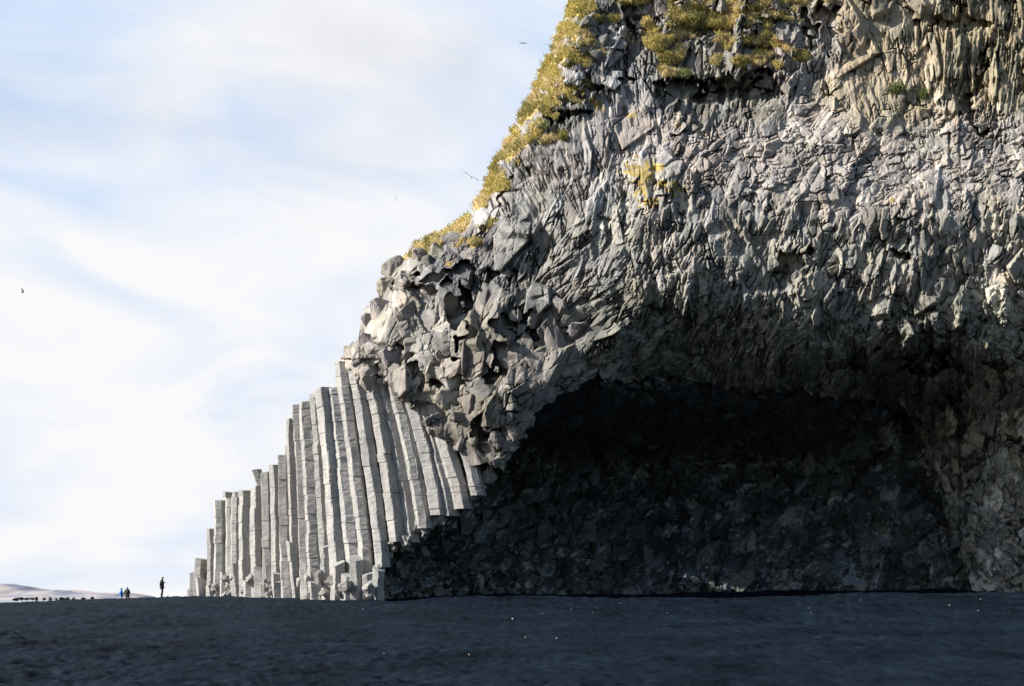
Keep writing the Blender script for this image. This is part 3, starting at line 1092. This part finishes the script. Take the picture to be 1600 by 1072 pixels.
# ------------------------------------------------------------------ loose column pieces (things of their own)
def loose_piece(name, px, py, Y, r, length, tilt, tone, label):
    ax = Vector(tilt).normalized()
    c = P1(px, py, Y)
    pts = [c - ax * length * .5, c, c + ax * length * .5]
    o = column_mesh(name, pts, r, None, tone, cap_tilt=.3)
    tag(o, label, 'rock')
    return o


# it rests on the column whose top stands nearest to column 413 of the photo
best = None
for o_ in cliff.children:
    if o_.name.startswith('basalt_column'):
        tv = o_.data.vertices[len(o_.data.vertices) - 1].co
        tpx, tpy = 800 + tv.x * F / tv.y, HOR - (tv.z - CZ) * F / tv.y
        if 402 < tpx < 428 and 715 < tpy < 785:
            sc_ = abs(tpx - 413) + .6 * abs(tpy - 756)
            if best is None or sc_ < best[0]:
                best = (sc_, tpx, tpy, tv.y)
BX, BY, BZ = best[1:] if best else (413, 754, 76.9)
loose_piece('basalt_block', BX - 8, BY - 14, BZ - .6, .42, 1.6, (-.34, -.05, 1), .36, 'broken column piece leaning on top of the column steps')
loose_piece('basalt_block', 297, 929, 91.5, .26, 1.1, (0, 0, 1), .33, 'small upright stone standing alone at the far end of the column wall')

# pale pebbles on the sand
M_PEB = attr_mat('pale_pebble', .7, .3)
for (px, py, w, c, lab) in [(801, 969, 3.2, (.75, .73, .7), 'flat white stone lying on the black sand before the cave'),
                            (821, 998, 2.6, (.6, .55, .32), 'small yellowish pebble on the dark sand'),
                            (870, 1000, 3.0, (.5, .5, .5), 'small grey pebble right of the yellowish pebble'),
                            (733, 1026, 2.4, (.7, .7, .7), 'white pebble lowest on the open black sand'),
                            (600, 1024, 2.2, (.45, .45, .48), 'dull grey pebble left of the lowest white pebble'),
                            (567, 954, 2.4, (.4, .42, .45), 'small grey pebble on the sand before the columns'),
                            (1532, 937, 1.6, (.7, .68, .6), 'pale pebble on the sand ridge near the right cave wall')]:
    Y = 20.0
    for it in range(40):
        X = (px - 800) * Y / F
        z = float(sand_z(np.array([X]), np.array([Y]))[0])
        d = (CZ - z)
        Yn = np.clip(d * F / max(py - HOR, 1.0), 14, 57)
        Y = .7 * Y + .3 * Yn
    X = (px - 800) * Y / F
    z = float(sand_z(np.array([X]), np.array([Y]))[0])
    s = Y / F
    o = hull_rock('pebble', Vector((X, Y, z + .04 + w * s * .25)), (w * s * .5, w * s * .5, w * s * .35), M_PEB, None, c, rot=(0, 0, random.uniform(0, 6)), npts=18)
    tag(o, lab, 'pebble', 'pebbles on the black sand')
PEB2 = []
for i in range(14):
    px = random.uniform(830, 1600)
    Y = random.uniform(44, 57)
    X = (px - 800) * Y / F
    z = float(sand_z(np.array([X]), np.array([Y]))[0])
    w = random.uniform(.02, .045)
    o = hull_rock('pebble', Vector((X, Y, z + .05)), (w, w, w * .6), M_PEB, None, np.array([.4, .4, .38]) * random.uniform(.5, 1.5), rot=(0, 0, random.uniform(0, 6)), npts=12)
    tag(o, 'tiny pale pebble in the scatter along the sand in front of the cave mouth', 'pebble', 'scattered pebbles before the cave')


# ------------------------------------------------------------------ people
def flat_mat(name, c, rough=.8):
    m, t, b = new_mat(name, rough, .25)
    tcn = t.nodes.new('ShaderNodeTexCoord')
    na = t.nodes.new('ShaderNodeTexNoise')
    na.inputs['Scale'].default_value = 14
    na.inputs['Detail'].default_value = 4
    r = t.nodes.new('ShaderNodeValToRGB')
    r.color_ramp.elements[0].color = (c[0] * .75, c[1] * .75, c[2] * .75, 1)
    r.color_ramp.elements[1].color = (min(1, c[0] * 1.2), min(1, c[1] * 1.2), min(1, c[2] * 1.2), 1)
    t.links.new(tcn.outputs['Object'], na.inputs['Vector'])
    t.links.new(na.outputs['Fac'], r.inputs[0])
    t.links.new(r.outputs[0], b.inputs['Base Color'])
    return m


def skin_mesh(name, verts, edges, radii, mat, parent=None, sub=2):
    me = bpy.data.meshes.new(name)
    bm = bmesh.new()
    sk = bm.verts.layers.skin.verify()
    vs_ = []
    for i, (v, r_) in enumerate(zip(verts, radii)):
        bv = bm.verts.new(v)
        bv[sk].radius = (r_, r_) if isinstance(r_, (int, float)) else r_
        bv[sk].use_root = (i == 0)
        vs_.append(bv)
    for a, b_ in edges:
        bm.edges.new((vs_[a], vs_[b_]))
    bm.to_mesh(me)
    bm.free()
    ob = bpy.data.objects.new(name, me)
    COL.objects.link(ob)
    md = ob.modifiers.new('skin', 'SKIN')
    md.use_smooth_shade = True
    md2 = ob.modifiers.new('sub', 'SUBSURF')
    md2.levels = sub
    md2.render_levels = sub
    dg = bpy.context.evaluated_depsgraph_get()
    ev = ob.evaluated_get(dg)
    nm = bpy.data.meshes.new_from_object(ev)
    ob.modifiers.clear()
    ob.data = nm
    nm.materials.clear()
    nm.materials.append(mat)
    nm.polygons.foreach_set('use_smooth', np.full(len(nm.polygons), True))
    if parent:
        ob.parent = parent
    return ob


M_SKIN = flat_mat('skin_tone', (.5, .32, .24), .6)


def person(loc, rotz, J, jacket, trouser, headwear, label, h=1.74, hood_pt=False, hem=.52, coat=1.0):
    """J: joint positions for an h=1.74 figure, facing -Y; L = left side (+X)"""
    k = h / 1.74
    names = ['pelvis', 'waist', 'chest', 'neck', 'head', 'crown', 'lsh', 'lel', 'lwr', 'rsh', 'rel', 'rwr', 'lhip', 'lkn', 'lan', 'ltoe', 'rhip', 'rkn', 'ran', 'rtoe']
    rad = dict(pelvis=(.14, .105), waist=(.125, .095), chest=(.15, .11), neck=.052, head=(.072, .088), crown=(.06, .075), lsh=.062, lel=.042, lwr=.029, rsh=.062, rel=.042, rwr=.029,
               lhip=.088, lkn=.056, lan=.042, ltoe=.036, rhip=.088, rkn=.056, ran=.042, rtoe=.036)
    E = [('pelvis', 'waist'), ('waist', 'chest'), ('chest', 'neck'), ('neck', 'head'), ('head', 'crown'), ('chest', 'lsh'), ('lsh', 'lel'), ('lel', 'lwr'), ('chest', 'rsh'), ('rsh', 'rel'), ('rel', 'rwr'),
         ('pelvis', 'lhip'), ('lhip', 'lkn'), ('lkn', 'lan'), ('lan', 'ltoe'), ('pelvis', 'rhip'), ('rhip', 'rkn'), ('rkn', 'ran'), ('ran', 'rtoe')]
    V = [Vector(J[n_]) for n_ in names]
    idx = {n_: i for i, n_ in enumerate(names)}
    Rr = [rad[n_] for n_ in names]
    Ed = [(idx[a], idx[b_]) for a, b_ in E]
    # nose, and hands with four bent fingers and a thumb
    hd = Vector(J['head'])
    face_dir = (Vector(J['nose']) - hd).normalized()
    V.append(hd + face_dir * .088)
    Rr.append(.014)
    Ed.append((idx['head'], len(V) - 1))
    for s_ in 'lr':
        w = Vector(J[s_ + 'wr'])
        d = (w - Vector(J[s_ + 'el'])).normalized()
        sd = d.cross(face_dir)
        sd = sd.normalized() if sd.length > .1 else Vector((1, 0, 0))
        cu = d.cross(sd).normalized()
        V.append(w + d * .075)
        Rr.append((.036, .02))
        pi_ = len(V) - 1
        Ed.append((idx[s_ + 'wr'], pi_))
        for q, ln in zip((-1.5, -.5, .5, 1.5), (.062, .075, .07, .055)):
            a_ = len(V)
            V.append(V[pi_] + d * ln * .55 + sd * q * .018)
            Rr.append(.0095)
            V.append(V[a_] + (d * .6 + cu * .7) * ln * .55)
            Rr.append(.008)
            Ed += [(pi_, a_), (a_, a_ + 1)]
        a_ = len(V)
        V.append(w + d * .04 + sd * .045)
        Rr.append(.011)
        V.append(w + d * .085 + sd * .055 + cu * .015)
        Rr.append(.009)
        Ed += [(pi_, a_), (a_, a_ + 1)]
    body = skin_mesh('person', V, Ed, Rr, M_SKIN)
    tag(body, label, 'person')
    g_ = lambda *a: [Vector(J[n_]) for n_ in a]

    def limb(nm, pts, rr, mat):
        return skin_mesh(nm, pts, [(i, i + 1) for i in range(len(pts) - 1)], rr, mat, body)
    # jacket: trunk, sleeves in one piece
    pel, wai, che, nec = g_('pelvis', 'waist', 'chest', 'neck')
    hemp = pel + (pel - wai) * hem
    jv = [pel, hemp, wai, che, nec - (nec - che) * .25] + g_('lsh', 'lel', 'lwr', 'rsh', 'rel', 'rwr')
    jr = [(.175 * coat, .145 * coat), (.185 * coat, .15 * coat), (.165 * coat, .14 * coat), (.185, .15), .085, .09, .07, .05, .09, .07, .05]
    skin_mesh('jacket', jv, [(0, 1), (0, 2), (2, 3), (3, 4), (3, 5), (5, 6), (6, 7), (3, 8), (8, 9), (9, 10)], jr, jacket, body)
    tv = g_('pelvis', 'lhip', 'lkn', 'lan', 'rhip', 'rkn', 'ran')
    skin_mesh('trousers', tv, [(0, 1), (1, 2), (2, 3), (0, 4), (4, 5), (5, 6)], [.13, .10, .075, .06, .10, .075, .06], trouser, body)
    for s_ in 'lr':
        a, tq = g_(s_ + 'an', s_ + 'toe')
        limb('shoe', [a + Vector((0, 0, .02)), a + (tq - a) * .2 + Vector((0, 0, -.03)), tq + (tq - a) * .15], [.055, .052, .042], M_SHOE)
    if hood_pt:
        limb('hood', [nec + Vector((0, .02, -.02)), hd + Vector((0, .012, .0)) - face_dir * .02, Vector(J['crown']) - face_dir * .015 + Vector((0, 0, .05))], [.10, .115, .05], headwear)
    else:
        limb('hair', [hd - face_dir * .03, Vector(J['crown']) - face_dir * .0 + Vector((0, 0, .012))], [.092, .108], headwear)
    if 'bag' in J:
        bm = bmesh.new()
        bmesh.ops.create_cube(bm, size=1)
        for v in bm.verts:
            v.co = Vector((v.co.x * .13, v.co.y * .08, v.co.z * .09))
        bmesh.ops.bevel(bm, geom=list(bm.edges), offset=.012, segments=2, affect='EDGES')
        q = bmesh.ops.create_cone(bm, segments=16, radius1=.036, radius2=.034, depth=.09, cap_ends=True)
        bmesh.ops.rotate(bm, verts=q['verts'], matrix=Matrix.Rotation(math.pi / 2, 3, 'X'))
        bmesh.ops.translate(bm, verts=q['verts'], vec=(0, -.05, 0))
        cm = bpy.data.meshes.new('camera_body')
        bm.to_mesh(cm)
        bm.free()
        cm.materials.append(M_SHOE)
        co = bpy.data.objects.new('hand_camera', cm)
        COL.objects.link(co)
        co.location = Matrix.Rotation(rotz, 3, 'Z') @ (Vector(J['bag']) * k) + Vector(loc)
        co.rotation_euler = (0, 0, rotz)
        tag(co, 'small dark camera held at the chest by the tallest person', 'camera')
    body.location = loc
    body.rotation_euler = (0, 0, rotz)
    body.scale = (k, k, k)
    return body


M_SHOE = flat_mat('dark_boot', (.02, .02, .025), .6)
M_BLACK = flat_mat('black_cloth', (.022, .024, .03))
M_DKGR = flat_mat('charcoal_cloth', (.035, .035, .042))
M_OLIV = flat_mat('dark_olive_cloth', (.022, .032, .028))
M_BLUE = flat_mat('bright_blue_cloth', (.06, .19, .55))
M_NAVY = flat_mat('navy_cloth', (.03, .08, .22))
M_PALE = flat_mat('pale_grey_cloth', (.42, .48, .56))

STAND = dict(pelvis=(0, 0, .92), waist=(0, .01, 1.08), chest=(0, .0, 1.32), neck=(0, -.02, 1.49), head=(0, -.05, 1.60), crown=(0, -.045, 1.665), nose=(0.0, -.2, 1.585),
             lsh=(.18, 0, 1.40), lel=(.24, .02, 1.14), lwr=(.22, -.08, .92), rsh=(-.18, 0, 1.40), rel=(-.24, .02, 1.14), rwr=(-.22, -.08, .92),
             lhip=(.09, 0, .88), lkn=(.11, -.02, .48), lan=(.12, .03, .09), ltoe=(.13, -.12, .05), rhip=(-.09, 0, .88), rkn=(-.11, -.02, .48), ran=(-.12, .03, .09), rtoe=(-.13, -.12, .05))


def feet(px, py, Y):
    X = (px - 800) * Y / F
    return (X, Y, CZ - (py - HOR) * Y / F)


PHOTO = dict(STAND, lel=(.25, -.06, 1.16), lwr=(.08, -.13, 1.18), rel=(-.25, -.06, 1.16), rwr=(-.08, -.13, 1.18), head=(.01, -.07, 1.60), nose=(.03, -.2, 1.57), bag=(0, -.17, 1.23),
             lan=(.17, .0, .09), ltoe=(.2, -.14, .05), lkn=(.15, -.05, .48), ran=(-.16, .08, .09), rtoe=(-.18, -.07, .05))
WALK = dict(STAND, lkn=(.10, -.12, .50), lan=(.10, -.22, .09), ltoe=(.10, -.38, .06), rkn=(-.10, .04, .49), ran=(-.10, .24, .13), rtoe=(-.11, .12, .05),
            lel=(.27, .10, 1.15), lwr=(.27, .03, .94), rel=(-.27, -.06, 1.15), rwr=(-.26, -.22, 1.0))
WIDE = dict(STAND, lel=(.31, .02, 1.17), lwr=(.40, -.03, .95), rel=(-.29, .04, 1.17), rwr=(-.33, -.02, .96), lan=(.15, .02, .09), ltoe=(.17, -.13, .05), ran=(-.15, .03, .09), rtoe=(-.17, -.12, .05))
SPOTS = []
for (px, py, Y, rz, J, ja, tr, hw_, lab, h, hp, hm_, ct) in [
    (253, 937.5, 82, math.radians(112), PHOTO, M_DKGR, M_BLACK, M_BLACK, 'tall person in a dark hip-length jacket looking down at something held to the chest', 1.76, False, 1.6, 1.25),
    (199, 941.0, 104, math.radians(170), WIDE, M_OLIV, M_BLACK, M_NAVY, 'person in a wide dark coat and dark blue pointed hood walking beside one in blue', 1.68, True, .9, 1.25),
    (189.5, 941.5, 104.5, math.radians(130), WALK, M_BLUE, M_PALE, M_NAVY, 'walking person in a bright blue jacket and pale trousers', 1.62, True, .7, 1.15)]:
    f_ = feet(px, py, Y)
    zz = float(sand_z(np.array([f_[0]]), np.array([f_[1]]))[0])
    SPOTS.append((px, f_[2], zz))
    person((f_[0], f_[1], zz + .0), rz, J, ja, tr, hw_, lab, h, hp, hm_, ct)
print('FEET', SPOTS)


# ------------------------------------------------------------------ gulls
M_GULL = attr_mat('gull_feathers', .8, .2)


def gull(px, py, Y, span, rot, wing, label):
    """wing: list of (spanwise, height, chord, back) from shoulder to tip; body along +Y"""
    V, Fc, Cn = [], [], []
    nb2 = 9
    prof_ = [(-.24, .006), (-.2, .02), (-.12, .05), (-.02, .068), (.08, .062), (.14, .042), (.18, .038), (.215, .03), (.25, .006)]
    for i, (yy, rr) in enumerate(prof_):
        for j in range(nb2):
            a = 2 * math.pi * j / nb2
            flat = .45 if yy < -.18 else 1
            V.append((math.cos(a) * rr * (1 if yy > -.18 else 2.2), yy, math.sin(a) * rr * flat))
            Cn.append((.5, .49, .47) if i < 8 else (.4, .3, .1))
    for i in range(len(prof_) - 1):
        for j in range(nb2):
            Fc.append((i * nb2 + j, i * nb2 + (j + 1) % nb2, (i + 1) * nb2 + (j + 1) % nb2, (i + 1) * nb2 + j))
    for sgn in (1, -1):
        b0 = len(V)
        ww = wing[0] if sgn > 0 else wing[1]
        for i, (x_, z_, c_, bk) in enumerate(ww):
            cc_ = (.10, .11, .12) if i >= len(ww) - 2 else (.17, .18, .2)
            for (yy, zz2) in ((.5, 0), (.15, .014), (-.5, 0), (.15, -.012)):
                V.append((sgn * x_, .06 - bk + yy * c_, z_ + zz2))
                Cn.append(cc_)
        for i in range(len(ww) - 1):
            for j in range(4):
                Fc.append((b0 + i * 4 + j, b0 + i * 4 + (j + 1) % 4, b0 + (i + 1) * 4 + (j + 1) % 4, b0 + (i + 1) * 4 + j))
    o = mesh_np('gull', V, Fc, M_GULL, None, np.array(Cn), True)
    o.location = P1(px, py, Y)
    o.rotation_euler = [math.radians(a) for a in rot]
    o.scale = (span,) * 3
    tag(o, label, 'bird', 'gulls flying by the cliff')


W_OUT = [(0, .02, .16, 0), (.12, .07, .17, 0), (.27, .11, .15, .0), (.42, .09, .11, .05), (.55, .05, .04, .12)]
W_UP = [(0, .02, .16, 0), (.10, .12, .17, 0), (.18, .26, .15, .02), (.24, .38, .11, .06), (.27, .48, .04, .12)]
W_DN = [(0, .02, .16, 0), (.13, .10, .17, 0), (.26, .12, .15, .0), (.40, .06, .11, .05), (.52, -.03, .04, .12)]
gull(735, 277, 66, 1.05, (28, 22, 20), (W_OUT, W_OUT), 'grey gull with wings spread wide close to the grassy slope')
gull(817, 68, 130, 1.0, (-8, 0, 5), (W_DN, W_DN), 'small gull with arched wings high beside the cliff top')
gull(618, 310, 130, .85, (20, 62, 40), (W_OUT, W_DN), 'small banking gull seen end on left of the turf slope')
gull(35, 457, 120, .95, (0, 0, -80), (W_UP, W_UP), 'lone gull with wings raised over the open sea sky')
print('BOULDER/COLUMN counts', sum(o.name.startswith('basalt_column') for o in bpy.data.objects), sum(o.name.startswith('boulder') for o in bpy.data.objects))
